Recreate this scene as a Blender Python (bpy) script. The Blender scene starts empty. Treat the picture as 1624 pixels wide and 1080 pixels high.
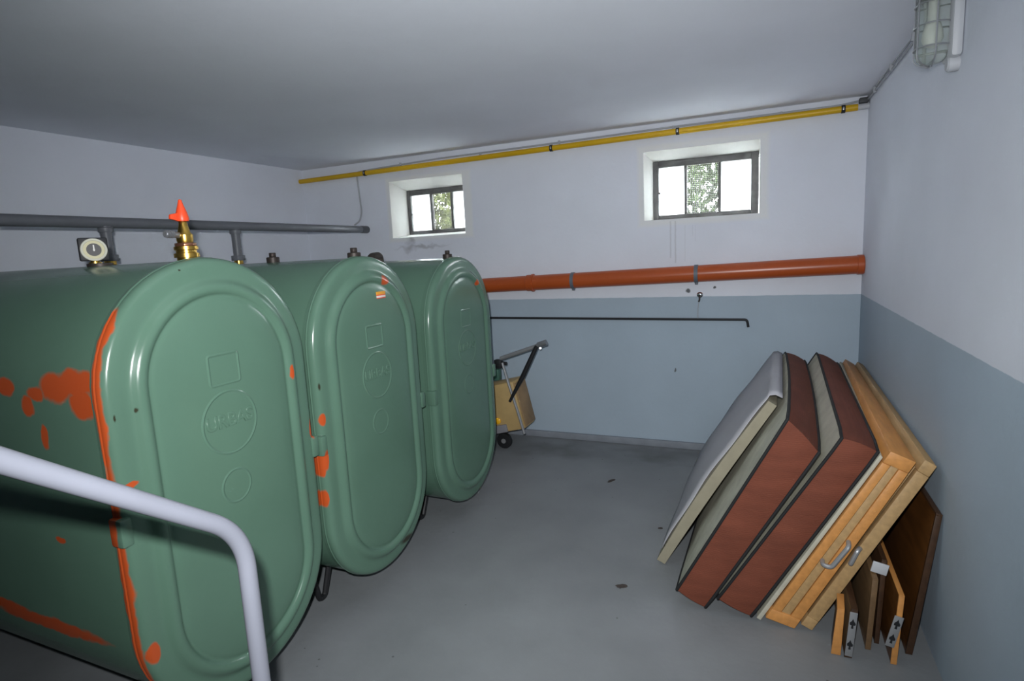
import bpy, bmesh, math, random
from mathutils import Vector, Matrix
random.seed(7)
scene = bpy.context.scene
COL = scene.collection

# ------------------------------------------------------------------ camera
R = Matrix(((0.91767092, -0.01386472, 0.39709929),
            (0.39420488, 0.15708916, -0.90549738),
            (-0.04982553, 0.9874871, 0.1496217)))
CAM = Vector((0, 0, 1.6))
cd = bpy.data.cameras.new('camera'); cam = bpy.data.objects.new('camera', cd); COL.objects.link(cam)
cd.sensor_width = 36; cd.lens = 916.51 / 1624 * 36; cd.clip_start = 0.02
cam.matrix_world = Matrix.Translation(CAM) @ R.to_4x4()
scene.camera = cam

# ------------------------------------------------------------------ sky (bright overcast day outside)
world = bpy.data.worlds.new('overcast_sky'); scene.world = world; world.use_nodes = True
bg = world.node_tree.nodes['Background']
bg.inputs[0].default_value = (0.90, 0.95, 1.0, 1); bg.inputs[1].default_value = 18.0

# ------------------------------------------------------------------ pop-up flash just above the lens
fl = bpy.data.lights.new('camera_flash_offscreen', 'SPOT'); flo = bpy.data.objects.new('camera_flash_offscreen', fl); COL.objects.link(flo)
fl.energy = 130; fl.color = (0.97, 0.98, 1.0); fl.shadow_soft_size = 0.018
fl.spot_size = math.radians(116); fl.spot_blend = 0.95
flo.matrix_world = Matrix.Translation(CAM + R @ Vector((-0.045, 0.10, 0.02))) @ R.to_4x4()

# ------------------------------------------------------------------ exposure
vs = scene.view_settings
vs.view_transform = 'Standard'; vs.look = 'None'; vs.gamma = 1; vs.use_curve_mapping = False
vs.exposure = 1.15

# ================================================================== materials
MATS = {}
def mat(name, col, rough=0.6, metal=0.0, var=0.08, scale=6.0, bump=0.0, bscale=60.0, spec=0.5, coat=0.0, stretch=None):
    """procedural principled material with slight tone variation and fine relief"""
    if name in MATS: return MATS[name]
    m = bpy.data.materials.new(name); m.use_nodes = True; nt = m.node_tree; N = nt.nodes; L = nt.links
    b = N['Principled BSDF']
    b.inputs['Roughness'].default_value = rough; b.inputs['Metallic'].default_value = metal
    b.inputs['Specular IOR Level'].default_value = spec
    b.inputs['Coat Weight'].default_value = coat
    tc = N.new('ShaderNodeTexCoord'); mp = N.new('ShaderNodeMapping')
    L.new(tc.outputs['Object'], mp.inputs[0])
    if stretch: mp.inputs['Scale'].default_value = stretch
    nz = N.new('ShaderNodeTexNoise'); nz.inputs['Scale'].default_value = scale; nz.inputs['Detail'].default_value = 5
    L.new(mp.outputs[0], nz.inputs['Vector'])
    mr = N.new('ShaderNodeMapRange'); mr.inputs[3].default_value = 1 - var; mr.inputs[4].default_value = 1 + var
    mr.inputs[1].default_value = .25; mr.inputs[2].default_value = .75
    L.new(nz.outputs['Fac'], mr.inputs[0])
    mx = N.new('ShaderNodeVectorMath'); mx.operation = 'SCALE'
    mx.inputs[0].default_value = col[:3]; L.new(mr.outputs[0], mx.inputs['Scale'])
    L.new(mx.outputs[0], b.inputs['Base Color'])
    if bump:
        n2 = N.new('ShaderNodeTexNoise'); n2.inputs['Scale'].default_value = bscale; n2.inputs['Detail'].default_value = 4
        L.new(mp.outputs[0], n2.inputs['Vector'])
        bp = N.new('ShaderNodeBump'); bp.inputs['Strength'].default_value = bump; bp.inputs['Distance'].default_value = .004
        L.new(n2.outputs['Fac'], bp.inputs['Height']); L.new(bp.outputs[0], b.inputs['Normal'])
    MATS[name] = m; m['colnode'] = mx.name
    return m

def col_of(m):
    """base colour input socket and its current source socket"""
    b = m.node_tree.nodes['Principled BSDF'].inputs['Base Color']
    return b, b.links[0].from_socket

def mask_mix(m, mask_socket, col):
    nt = m.node_tree; b, src = col_of(m)
    mx = nt.nodes.new('ShaderNodeMix'); mx.data_type = 'RGBA'
    nt.links.new(src, mx.inputs['A']); mx.inputs['B'].default_value = (*col, 1)
    nt.links.new(mask_socket, mx.inputs['Factor']); nt.links.new(mx.outputs['Result'], b)

def M(nt, op, a, b=None, c=None, clamp=False):
    n = nt.nodes.new('ShaderNodeMath'); n.operation = op; n.use_clamp = clamp
    for i, v in enumerate((a, b, c)):
        if v is None: continue
        if isinstance(v, (int, float)): n.inputs[i].default_value = v
        else: nt.links.new(v, n.inputs[i])
    return n.outputs[0]

def coords(m, warp=0.0, wscale=8.0):
    nt = m.node_tree
    tc = nt.nodes.new('ShaderNodeTexCoord'); out = tc.outputs['Object']
    if warp:
        nz = nt.nodes.new('ShaderNodeTexNoise'); nz.inputs['Scale'].default_value = wscale; nz.inputs['Detail'].default_value = 4
        nt.links.new(out, nz.inputs['Vector'])
        s = nt.nodes.new('ShaderNodeVectorMath'); s.operation = 'MULTIPLY_ADD'
        nt.links.new(nz.outputs['Color'], s.inputs[0]); s.inputs[1].default_value = (warp,) * 3
        a = nt.nodes.new('ShaderNodeVectorMath'); a.operation = 'SUBTRACT'
        nt.links.new(out, a.inputs[0]); a.inputs[1].default_value = (warp / 2,) * 3
        nt.links.new(a.outputs[0], s.inputs[2]); out = s.outputs[0]
    return out

def blob_mask(m, spots, warp=0.0, wscale=8.0, soft=0.15):
    """max of ellipsoids (centre, radii) in object space"""
    nt = m.node_tree; co = coords(m, warp, wscale); acc = None
    for c, r in spots:
        s = nt.nodes.new('ShaderNodeVectorMath'); s.operation = 'SUBTRACT'
        nt.links.new(co, s.inputs[0]); s.inputs[1].default_value = c
        d = nt.nodes.new('ShaderNodeVectorMath'); d.operation = 'DIVIDE'
        nt.links.new(s.outputs[0], d.inputs[0]); d.inputs[1].default_value = r
        l = nt.nodes.new('ShaderNodeVectorMath'); l.operation = 'LENGTH'; nt.links.new(d.outputs[0], l.inputs[0])
        v = M(nt, 'DIVIDE', M(nt, 'SUBTRACT', 1.0, l.outputs['Value']), soft, clamp=True)
        acc = v if acc is None else M(nt, 'MAXIMUM', acc, v)
    return acc

# ================================================================== mesh helpers
def tag(o, label=None, cat=None, group=None, kind=None):
    if label: o['label'] = label
    if cat: o['category'] = cat
    if group: o['group'] = group
    if kind: o['kind'] = kind
    return o

def empty(name, loc=(0, 0, 0), rot=(0, 0, 0)):
    o = bpy.data.objects.new(name, None); COL.objects.link(o); o.location = loc; o.rotation_euler = rot
    o.empty_display_size = .05
    return o

def obj(name, bm, m, parent=None, smooth=True, angle=35):
    bmesh.ops.recalc_face_normals(bm, faces=bm.faces)
    me = bpy.data.meshes.new(name)
    if smooth:
        for f in bm.faces: f.smooth = True
        for e in bm.edges:
            if len(e.link_faces) == 2 and e.calc_face_angle(0) > math.radians(angle): e.smooth = False
    bm.to_mesh(me); bm.free()
    o = bpy.data.objects.new(name, me); COL.objects.link(o)
    me.materials.append(m)
    if parent: o.parent = parent
    return o

def raw(name, verts, faces, m, parent=None, smooth=False):
    bm = bmesh.new(); vs_ = [bm.verts.new(v) for v in verts]
    for f in faces: bm.faces.new([vs_[i] for i in f])
    return obj(name, bm, m, parent, smooth)

def bevel(bm, w, seg=2):
    if w > 0: bmesh.ops.bevel(bm, geom=list(bm.edges), offset=w, segments=seg, affect='EDGES', profile=.5)
    return bm

def box_bm(c, s, bv=0.0, rot=None, bm=None):
    """box centre c, full size s"""
    b = bmesh.new()
    bmesh.ops.create_cube(b, size=1)
    bmesh.ops.scale(b, vec=s, verts=b.verts)
    bevel(b, bv)
    mtx = Matrix.Translation(c) @ (rot.to_4x4() if rot else Matrix())
    bmesh.ops.transform(b, matrix=mtx, verts=b.verts)
    if bm is None: return b
    me = bpy.data.meshes.new('tmp'); b.to_mesh(me); b.free(); bm.from_mesh(me); bpy.data.meshes.remove(me)
    return bm

def hexa_bm(pts, bv=0.0):
    """8 points: near quad (0-3) and far quad (4-7)"""
    bm = bmesh.new(); v = [bm.verts.new(p) for p in pts]
    for f in ((0, 1, 2, 3), (7, 6, 5, 4), (0, 4, 5, 1), (1, 5, 6, 2), (2, 6, 7, 3), (3, 7, 4, 0)): bm.faces.new([v[i] for i in f])
    bmesh.ops.recalc_face_normals(bm, faces=bm.faces)
    return bevel(bm, bv)

def tube_bm(pts, r, n=14, closed=False, caps=True, bm=None):
    bm = bm or bmesh.new(); pts = [Vector(p) for p in pts]; k = len(pts)
    rr = r if isinstance(r, (list, tuple)) else [r] * k
    rings = []; up = None
    for i, p in enumerate(pts):
        if closed: t = pts[(i + 1) % k] - pts[i - 1]
        else: t = pts[min(i + 1, k - 1)] - pts[max(i - 1, 0)]
        t.normalize()
        if up is None:
            up = Vector((0, 0, 1)) if abs(t.z) < .9 else Vector((1, 0, 0))
        a = t.cross(up).normalized(); up = a.cross(t).normalized()
        rings.append([bm.verts.new(p + (a * math.cos(j * 2 * math.pi / n) + up * math.sin(j * 2 * math.pi / n)) * rr[i]) for j in range(n)])
    for i in range(k if closed else k - 1):
        A = rings[i]; B = rings[(i + 1) % k]
        for j in range(n): bm.faces.new((A[j], A[(j + 1) % n], B[(j + 1) % n], B[j]))
    if caps and not closed: bm.faces.new(rings[0]); bm.faces.new(rings[-1])
    return bm

def lathe_bm(prof, n=28, axis='Z', c=(0, 0, 0), bm=None):
    """profile list of (radius, height) round an axis"""
    bm = bm or bmesh.new(); rings = []; c = Vector(c)
    for r, h in prof:
        ring = []
        for j in range(n):
            a = j * 2 * math.pi / n; x, y = r * math.cos(a), r * math.sin(a)
            p = {'Z': (x, y, h), 'X': (h, x, y), 'Y': (x, h, y)}[axis]
            ring.append(bm.verts.new(c + Vector(p)))
        rings.append(ring)
    for A, B in zip(rings, rings[1:]):
        for j in range(n): bm.faces.new((A[j], A[(j + 1) % n], B[(j + 1) % n], B[j]))
    bm.faces.new(rings[0]); bm.faces.new(rings[-1])
    return bm

def bend(pts, rad=.08, seg=6):
    """round the inner corners of a polyline"""
    pts = [Vector(p) for p in pts]; out = [pts[0]]
    for a, b, c in zip(pts, pts[1:], pts[2:]):
        d1 = (a - b); d2 = (c - b); r = min(rad, d1.length * .45, d2.length * .45)
        p1 = b + d1.normalized() * r; p2 = b + d2.normalized() * r
        for i in range(seg + 1):
            t = i / seg; out.append(p1 * (1 - t) ** 2 + b * 2 * t * (1 - t) + p2 * t * t)
    out.append(pts[-1]); return out

def copy_tree(o, parent=None):
    c = o.copy(); COL.objects.link(c); c.parent = parent
    for ch in list(o.children): copy_tree(ch, c)
    return c

# ================================================================== palette
plaster_grey = (0.415, 0.505, 0.585)
plaster_white = (0.76, 0.795, 0.87)
def wall_mat(name):
    dado = True
    m = mat(name, plaster_white, .85, var=.05, scale=1.6, bump=.25, bscale=35, spec=.2)
    nt = m.node_tree
    if dado:
        sx = nt.nodes.new('ShaderNodeSeparateXYZ'); nt.links.new(coords(m, .006, 18), sx.inputs[0])
        mask = M(nt, 'MULTIPLY', M(nt, 'SUBTRACT', 1.206, sx.outputs['Z']), 400, clamp=True)
        nt2 = nt.nodes.new('ShaderNodeTexNoise'); nt2.inputs['Scale'].default_value = 2.2; nt2.inputs['Detail'].default_value = 6
        nt.links.new(coords(m), nt2.inputs['Vector'])
        rp = nt.nodes.new('ShaderNodeMix'); rp.data_type = 'RGBA'
        rp.inputs['A'].default_value = (*[c * .92 for c in plaster_grey], 1); rp.inputs['B'].default_value = (*[c * 1.1 for c in plaster_grey], 1)
        nt.links.new(nt2.outputs['Fac'], rp.inputs['Factor'])
        b, src = col_of(m); mx = nt.nodes.new('ShaderNodeMix'); mx.data_type = 'RGBA'
        nt.links.new(src, mx.inputs['A']); nt.links.new(rp.outputs['Result'], mx.inputs['B']); nt.links.new(mask, mx.inputs['Factor'])
        nt.links.new(mx.outputs['Result'], b)
    return m
m_wall_back = wall_mat('painted_plaster_back')
m_wall = wall_mat('painted_plaster_side')
m_ceil = mat('ceiling_plaster', (0.80, 0.83, 0.90), .9, var=.05, scale=1.2, bump=.2, bscale=25, spec=.15)
m_floor = mat('painted_concrete_floor', (0.235, 0.25, 0.26), .55, var=.18, scale=1.7, bump=.3, bscale=30, spec=.35)
m_base = mat('skirting_paint', (0.24, 0.265, 0.30), .7, var=.12, scale=9)
m_reveal = mat('window_reveal_plaster', (0.70, 0.70, 0.665), .85, var=.05, scale=5, bump=.3, bscale=25, spec=.2)
m_wframe = mat('weathered_window_frame', (0.13, 0.13, 0.125), .55, var=.35, scale=14)
m_green = mat('tank_green_enamel', (0.104, 0.196, 0.140), .22, var=.07, scale=2.5, bump=.05, bscale=12, spec=.5)
m_black = mat('black_steel', (0.012, 0.013, 0.015), .5, var=.2)
m_pipe_grey = mat('grey_pipe_paint', (0.15, 0.16, 0.18), .45, var=.08)
m_orange = mat('orange_drain_plastic', (0.44, 0.085, 0.018), .3, var=.06, scale=3)
m_yellow = mat('yellow_gas_pipe_paint', (0.66, 0.40, 0.005), .4, var=.06)
m_white_tube = mat('pale_grey_rail_paint', (0.18, 0.19, 0.225), .42, var=.05)
m_steel = mat('zinc_steel', (0.42, 0.43, 0.45), .4, metal=.85, var=.1)
m_brass = mat('brass', (0.62, 0.40, 0.09), .28, metal=1, var=.12)
m_red = mat('red_plastic_cap', (0.80, 0.075, 0.02), .4, var=.05)
m_cable = mat('grey_cable_sheath', (0.40, 0.42, 0.45), .6, var=.08)
m_brown = mat('brown_mattress_ticking', (0.175, 0.050, 0.027), .75, var=.2, scale=5, bump=.5, bscale=90, spec=.3, stretch=(1, 1, 4))
m_cream = mat('cream_mattress_ticking', (0.50, 0.49, 0.40), .85, var=.18, scale=9, bump=.5, bscale=45, spec=.2)
m_pad = mat('pale_foam_cover', (0.44, 0.44, 0.47), .8, var=.06, scale=3, spec=.25)
m_foam = mat('beige_foam', (0.30, 0.275, 0.20), .85, var=.1, scale=14, bump=.3, bscale=80)
m_piping = mat('black_piping', (0.010, 0.011, 0.012), .8, var=.1)
m_pine = mat('pine_wood', (0.60, 0.27, 0.075), .5, var=.16, scale=7, bump=.15, bscale=40, stretch=(6, 1, 6))
m_tan = mat('worn_beech_wood', (0.45, 0.29, 0.13), .55, var=.18, scale=7, bump=.15, bscale=40, stretch=(6, 1, 6))
m_dark_wood = mat('dark_stained_wood', (0.055, 0.026, 0.012), .45, var=.3, scale=6, stretch=(6, 1, 6))
m_mid_wood = mat('brown_veneer', (0.16, 0.095, 0.045), .5, var=.2, scale=6, stretch=(6, 1, 6))
m_amber_wood = mat('amber_veneer', (0.10, 0.038, 0.009), .4, var=.3, scale=5, stretch=(6, 1, 6))
m_plate = mat('galvanised_plate', (0.36, 0.37, 0.38), .45, metal=.5, var=.12)
m_white_pl = mat('white_plastic', (0.52, 0.54, 0.57), .5, var=.05)

# extra marks with a shape of their own: lime patches round the windows, water streaks, floor stains
def rect_mask(m, rects, edge=.02, warp=.02, wscale=10):
    nt = m.node_tree; sx = nt.nodes.new('ShaderNodeSeparateXYZ'); nt.links.new(coords(m, warp, wscale), sx.inputs[0]); acc = None
    for x0, x1, z0, z1 in rects:
        v = None
        for s, e, sg in ((sx.outputs['X'], x0, 1), (sx.outputs['X'], x1, -1), (sx.outputs['Z'], z0, 1), (sx.outputs['Z'], z1, -1)):
            d = M(nt, 'SUBTRACT', s, e) if sg > 0 else M(nt, 'SUBTRACT', e, s)
            d = M(nt, 'DIVIDE', d, edge, clamp=True)
            v = d if v is None else M(nt, 'MINIMUM', v, d)
        acc = v if acc is None else M(nt, 'MAXIMUM', acc, v)
    return acc
mask_mix(m_wall_back, M(m_wall_back.node_tree, 'MULTIPLY', rect_mask(m_wall_back, [(-3.20, -2.30, 1.74, 2.34), (-.90, .04, 1.735, 2.36)], .03), .8), (.82, .83, .82))
streaks = [(-.655, -.640, 1.50, 1.78), (-.62, -.604, 1.46, 1.78), (-.545, -.537, 1.47, 1.74), (-.49, -.484, 1.66, 1.74), (-.47, -.464, 1.62, 1.74)]
mask_mix(m_wall_back, M(m_wall_back.node_tree, 'MULTIPLY', rect_mask(m_wall_back, streaks, .012, .008, 30), .5), (.22, .22, .22))
mask_mix(m_wall_back, M(m_wall_back.node_tree, 'MULTIPLY', blob_mask(m_wall_back, [((-2.85, 4.56, 1.70), (.34, .3, .022)), ((-2.98, 4.56, 1.69), (.08, .3, .05)), ((-2.96, 4.56, 1.76), (.06, .3, .06))], .12, 12, .8), .55), (.26, .26, .28))
mask_mix(m_wall_back, blob_mask(m_wall_back, [((-.62, 4.56, .63), (.008, .1, .02)), ((-.52, 4.56, 1.25), (.02, .1, .02)), ((-.33, 4.56, 1.27), (.012, .1, .012))], .02, 30, .4), (.15, .16, .17))
fm = m_floor
mask_mix(fm, M(fm.node_tree, 'MULTIPLY', blob_mask(fm, [((-1.5, 4.3, 0), (.5, .25, 1)), ((-.7, 4.4, 0), (.4, .2, 1))], .7, 4, .9), .5), (.075, .072, .066))
sp = fm.node_tree.nodes.new('ShaderNodeTexVoronoi'); sp.inputs['Scale'].default_value = 9
fm.node_tree.links.new(coords(fm), sp.inputs['Vector'])
mask_mix(fm, M(fm.node_tree, 'MULTIPLY', M(fm.node_tree, 'LESS_THAN', sp.outputs['Distance'], .045), .6), (.05, .05, .05))

nt = m_brown.node_tree; wv = nt.nodes.new('ShaderNodeTexWave'); wv.inputs['Scale'].default_value = 38; wv.inputs['Distortion'].default_value = 1.5
wv.bands_direction = 'Z'; nt.links.new(coords(m_brown), wv.inputs['Vector'])
mask_mix(m_brown, M(nt, 'MULTIPLY', wv.outputs['Fac'], .28), (.11, .030, .018))

# ================================================================== room shell
XL, XR, YB, YF, H = -4.15, 0.615, 4.5625, -1.9, 2.495
def struct(o, label, cat): return tag(o, label, cat, kind='structure')
struct(obj('floor', box_bm(((XL + XR) / 2, (YB + YF) / 2, -.1), (XR - XL + .6, YB - YF + .8, .2)), m_floor, smooth=False), 'grey painted concrete cellar floor', 'floor')
struct(obj('ceiling', box_bm(((XL + XR) / 2, (YB + YF) / 2, H + .1), (XR - XL + .6, YB - YF + .8, .2)), m_ceil, smooth=False), 'pale grey plastered cellar ceiling', 'ceiling')
struct(obj('wall_left', box_bm((XL - .15, (YB + YF) / 2, H / 2), (.3, YB - YF + .6, H)), m_wall, smooth=False), 'white plaster wall behind the green tanks', 'wall')
struct(obj('wall_right', box_bm((XR + .15, (YB + YF) / 2, H / 2), (.3, YB - YF + .6, H)), m_wall, smooth=False), 'white wall with grey dado beside the mattresses', 'wall')
struct(obj('wall_front', box_bm(((XL + XR) / 2, YF - .15, H / 2), (XR - XL, .3, H)), m_wall, smooth=False), 'white wall with grey dado at the stairs', 'wall')

# back wall with two splayed window openings
W1 = (-3.15, -2.393, 1.788, 2.297); W2 = (-.843, -.030, 1.793, 2.300)
F1 = (-3.075, -2.375, 1.815, 2.222); F2 = (-.800, -.036, 1.798, 2.244)
YG = 4.72; YO = 4.90
bm = bmesh.new()
def ring_wall(rects, y, flip):
    xs = sorted([XL - .3, XR + .3] + [v for r in rects for v in r[:2]])
    # columns: solid columns full height, window columns split
    def q(x0, x1, z0, z1): bm.faces.new([bm.verts.new(p) for p in ((x0, y, z0), (x1, y, z0), (x1, y, z1), (x0, y, z1))])
    for x0, x1 in zip(xs, xs[1:]):
        r = [r for r in rects if abs(r[0] - x0) < 1e-6]
        if r: q(x0, x1, 0, r[0][2]); q(x0, x1, r[0][3], H)
        else: q(x0, x1, 0, H)
ring_wall([W1, W2], YB, 0); ring_wall([F1, F2], YO, 1)
def loop4(r, y): return [(r[0], y, r[2]), (r[1], y, r[2]), (r[1], y, r[3]), (r[0], y, r[3])]
wall_back = obj('wall_back', bm, m_wall_back, smooth=False)
struct(wall_back, 'white wall with grey dado and two small windows', 'wall')
# plastered reveals (child of the wall)
for Wr, Fr in ((W1, F1), (W2, F2)):
    bm = bmesh.new()
    loops = [[bm.verts.new(p) for p in loop4(r, y)] for r, y in ((Wr, YB), (Fr, YG), (Fr, YO))]
    for A, B in zip(loops, loops[1:]):
        for j in range(4): bm.faces.new((A[j], A[(j + 1) % 4], B[(j + 1) % 4], B[j]))
    obj('reveal', bm, m_reveal, wall_back, smooth=False)
struct(obj('baseboard_back', box_bm(((XL + XR) / 2, YB - .012, .028), (XR - XL, .024, .056), .006), m_base), 'low grey skirting strip along the window wall', 'baseboard')

# concrete steps under the handrail
st = empty('stairs'); struct(st, 'grey concrete steps beside the pale handrail', 'stairs')
for i in range(9):
    y1 = .70 - i * .25; obj('step', box_bm(((-.93 + XR) / 2, (y1 - .25 + y1) / 2, (i + 1) * .095), (XR + .93, .25, (i + 1) * .19), .006), m_floor, st)

# ------------------------------------------------------------------ windows
def pane_mat():
    m = bpy.data.materials.new('frosted_pane'); m.use_nodes = True; nt = m.node_tree
    b = nt.nodes['Principled BSDF']; b.inputs['Base Color'].default_value = (.92, .94, .95, 1); b.inputs['Roughness'].default_value = .5
    tr = nt.nodes.new('ShaderNodeBsdfTranslucent'); tr.inputs[0].default_value = (.92, .94, .95, 1)
    nz = nt.nodes.new('ShaderNodeTexNoise'); nz.inputs['Scale'].default_value = 300
    bp = nt.nodes.new('ShaderNodeBump'); bp.inputs['Strength'].default_value = .2; nt.links.new(nz.outputs['Fac'], bp.inputs['Height'])
    nt.links.new(bp.outputs[0], tr.inputs['Normal'])
    mx = nt.nodes.new('ShaderNodeMixShader'); mx.inputs[0].default_value = .85
    nt.links.new(b.outputs[0], mx.inputs[1]); nt.links.new(tr.outputs[0], mx.inputs[2])
    nt.links.new(mx.outputs[0], nt.nodes['Material Output'].inputs[0]); return m
m_pane = pane_mat()
def window(name, Fr, m1, m2, label):
    x0, x1, z0, z1 = Fr; w = empty(name, ((x0 + x1) / 2, YG + .03, z0)); struct(w, label, 'window')
    ox, oy, oz = w.location
    def bar(nm, a0, a1, b0, b1, d=.05, yy=YG + .03): return obj(nm, box_bm(((a0 + a1) / 2 - ox, yy - oy, (b0 + b1) / 2 - oz), (a1 - a0, d, b1 - b0), .004), m_wframe, w)
    bar('stile', x0 + .001, x0 + .042, z0, z1); bar('stile', x1 - .055, x1 - .001, z0, z1)
    bar('bottom_rail', x0 + .042, x1 - .055, z0 + .001, z0 + .034); bar('top_rail', x0 + .042, x1 - .055, z1 - .05, z1 - .001)
    bar('mullion', m1 - .010, m1 + .010, z0 + .034, z1 - .05, .04); bar('mullion', m2 - .011, m2 + .011, z0 + .034, z1 - .05, .04)
    for a, b in ((x0 + .042, m1 - .01), (m2 + .011, x1 - .055)):
        obj('pane', box_bm(((a + b) / 2 - ox, .0, (z0 + .034 + z1 - .05) / 2 - oz), (b - a, .004, z1 - .05 - z0 - .034)), m_pane, w, smooth=False)
    bm = bmesh.new(); a, b = m1 + .010, m2 - .011; c, d = z0 + .034, z1 - .05
    n = 15
    for i in range(n): x = a + (b - a) * (i + .5) / n; tube_bm([(x - ox, .012, c - oz), (x - ox, .012, d - oz)], .0031, 5, bm=bm)
    k = 25
    for i in range(k): z = c + (d - c) * (i + .5) / k; tube_bm([(a - ox, .015, z - oz), (b - ox, .015, z - oz)], .0031, 5, bm=bm)
    tag(obj('wire_mesh', bm, m_wframe, w), kind='stuff')
    obj('latch', box_bm((x0 + .05 - ox, -.03, (z0 + z1) / 2 - .02 - oz), (.018, .02, .016), .003), m_wframe, w)
window('window_1', F1, -2.822, -2.602, 'small dark framed window above the third green tank')
window('window_2', F2, -.556, -.310, 'small dark framed window above the orange pipe')

# ------------------------------------------------------------------ outside: ground and foliage seen through the open middle panes
m_grass = mat('gravel_ground', (.10, .10, .09), .95, var=.3, scale=3, bump=.5)
struct(obj('ground_outside', box_bm((-2, 14.9, 1.45), (40, 19.6, .2)), m_grass, smooth=False), 'gravelly ground outside the cellar windows', 'ground')
m_leaf = mat('leaf_green', (.030, .055, .007), .6, var=.5, scale=2)
m_leaf2 = mat('leaf_yellow_green', (.065, .080, .010), .6, var=.5, scale=2)
m_bark = mat('bark', (.10, .08, .06), .9, var=.3, scale=10)
def tree(x, y, h, rad, leafm, n, label):
    t = empty('garden_tree', (x, y, 1.55)); tag(t, label, 'tree')
    pts = [(0, 0, 0), (.03, .02, h * .35), (-.02, .05, h * .7), (.02, 0, h * .95)]
    obj('trunk', tube_bm(pts, [.07, .055, .035, .012], 10), m_bark, t)
    bm = bmesh.new(); rnd = random.Random(int(x * 100))
    for _ in range(n):
        while True:
            p = Vector((rnd.uniform(-1, 1), rnd.uniform(-1, 1), rnd.uniform(-1, 1)))
            if p.length < 1 and rnd.random() < .35 + .65 * p.length and math.sin(p.x * 7 + p.z * 9) + math.sin(p.z * 6 - p.x * 4) > -1.25: break
        c = Vector((p.x * rad, p.y * rad, h * .52 + p.z * h * .46))
        s = rnd.uniform(.035, .075); rot = Matrix.Rotation(rnd.uniform(0, 6.3), 3, 'Z') @ Matrix.Rotation(rnd.uniform(0, 3), 3, 'X')
        q = [(0, -s, 0), (s * .5, 0, s * .12), (0, s, 0), (-s * .5, 0, s * .12)]
        bm.faces.new([bm.verts.new(c + rot @ Vector(v)) for v in q])
    tag(obj('foliage', bm, leafm, t, smooth=False), kind='stuff')
tree(-1.25, 8.2, 2.3, 1.1, m_leaf, 5200, 'leafy green tree outside the window above the orange pipe')
tree(-5.1, 8.0, 1.5, .95, m_leaf2, 4200, 'yellow green tree outside the window above the tanks')

# ================================================================== oil tanks
TW, TH, TL = .77, 1.5, 2.25
def stadium(off, n=28):
    r = TW / 2 - off; s = TH / 2 - TW / 2; out = []
    for i in range(n + 1):
        a = math.pi * i / n; out.append((r * math.cos(a), TH / 2 + s + r * math.sin(a)))
    for k in range(1, 8): out.append((-r, TH / 2 + s - 2 * s * k / 8))
    for i in range(n + 1):
        a = math.pi + math.pi * i / n; out.append((r * math.cos(a), TH / 2 - s + r * math.sin(a)))
    for k in range(1, 8): out.append((r, TH / 2 - s + 2 * s * k / 8))
    return out
def loft(prof, cap0=False, cap1=True):
    """prof: list of (x, inward offset)"""
    bm = bmesh.new(); rings = [[bm.verts.new((x, y, z)) for y, z in stadium(o)] for x, o in prof]
    for A, B in zip(rings, rings[1:]):
        k = len(A)
        for j in range(k): bm.faces.new((A[j], A[(j + 1) % k], B[(j + 1) % k], B[j]))
    if cap0: bm.faces.new(rings[0])
    if cap1: bm.faces.new(rings[-1])
    return bm
def sm(bm_obj):  # finer shading for the pressed sheet
    return bm_obj
head_prof = [(-.03, .004), (0.0, .000), (.008, .000), (.018, .003), (.026, .009), (.031, .018), (.033, .030), (.034, .048), (.0345, .060),
             (.036, .068), (.041, .075), (.048, .082), (.054, .090), (.056, .100), (.054, .110), (.047, .117), (.042, .121),
             (.041, .126), (.044, .132), (.047, .145), (.050, .18), (.053, .25), (.054, .32), (.0545, .375)]
body_prof = [(-TL, .05), (-TL + .02, .02), (-TL + .06, .008)] + [(-TL + .06 + (TL - .07) * i / 24, .007) for i in range(1, 25)] + [(-.008, .007)]

def tank_mat(name, spots, base=m_green, warp=.03, wscale=14, dots=()):
    m = base.copy(); m.name = name
    mask_mix(m, blob_mask(m, spots, warp, wscale, .25), (.52, .085, .020))
    if dots: mask_mix(m, blob_mask(m, dots, .01, 40, .5), (.035, .035, .02))
    return m

def text_mesh(txt, size, depth):
    cu = bpy.data.curves.new('t', 'FONT'); cu.body = txt; cu.size = size; cu.extrude = depth; cu.align_x = 'CENTER'; cu.align_y = 'CENTER'
    cu.bevel_depth = size * .03
    o = bpy.data.objects.new('t', cu); COL.objects.link(o)
    dg = bpy.context.evaluated_depsgraph_get(); me = bpy.data.meshes.new_from_object(o.evaluated_get(dg))
    bpy.data.objects.remove(o); return me

FACE = .0484
def hex_bm(r, h, c, n=6, bv=.002):
    b = lathe_bm([(r, 0), (r, h)], n, c=c); return bevel(b, bv, 1)

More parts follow.
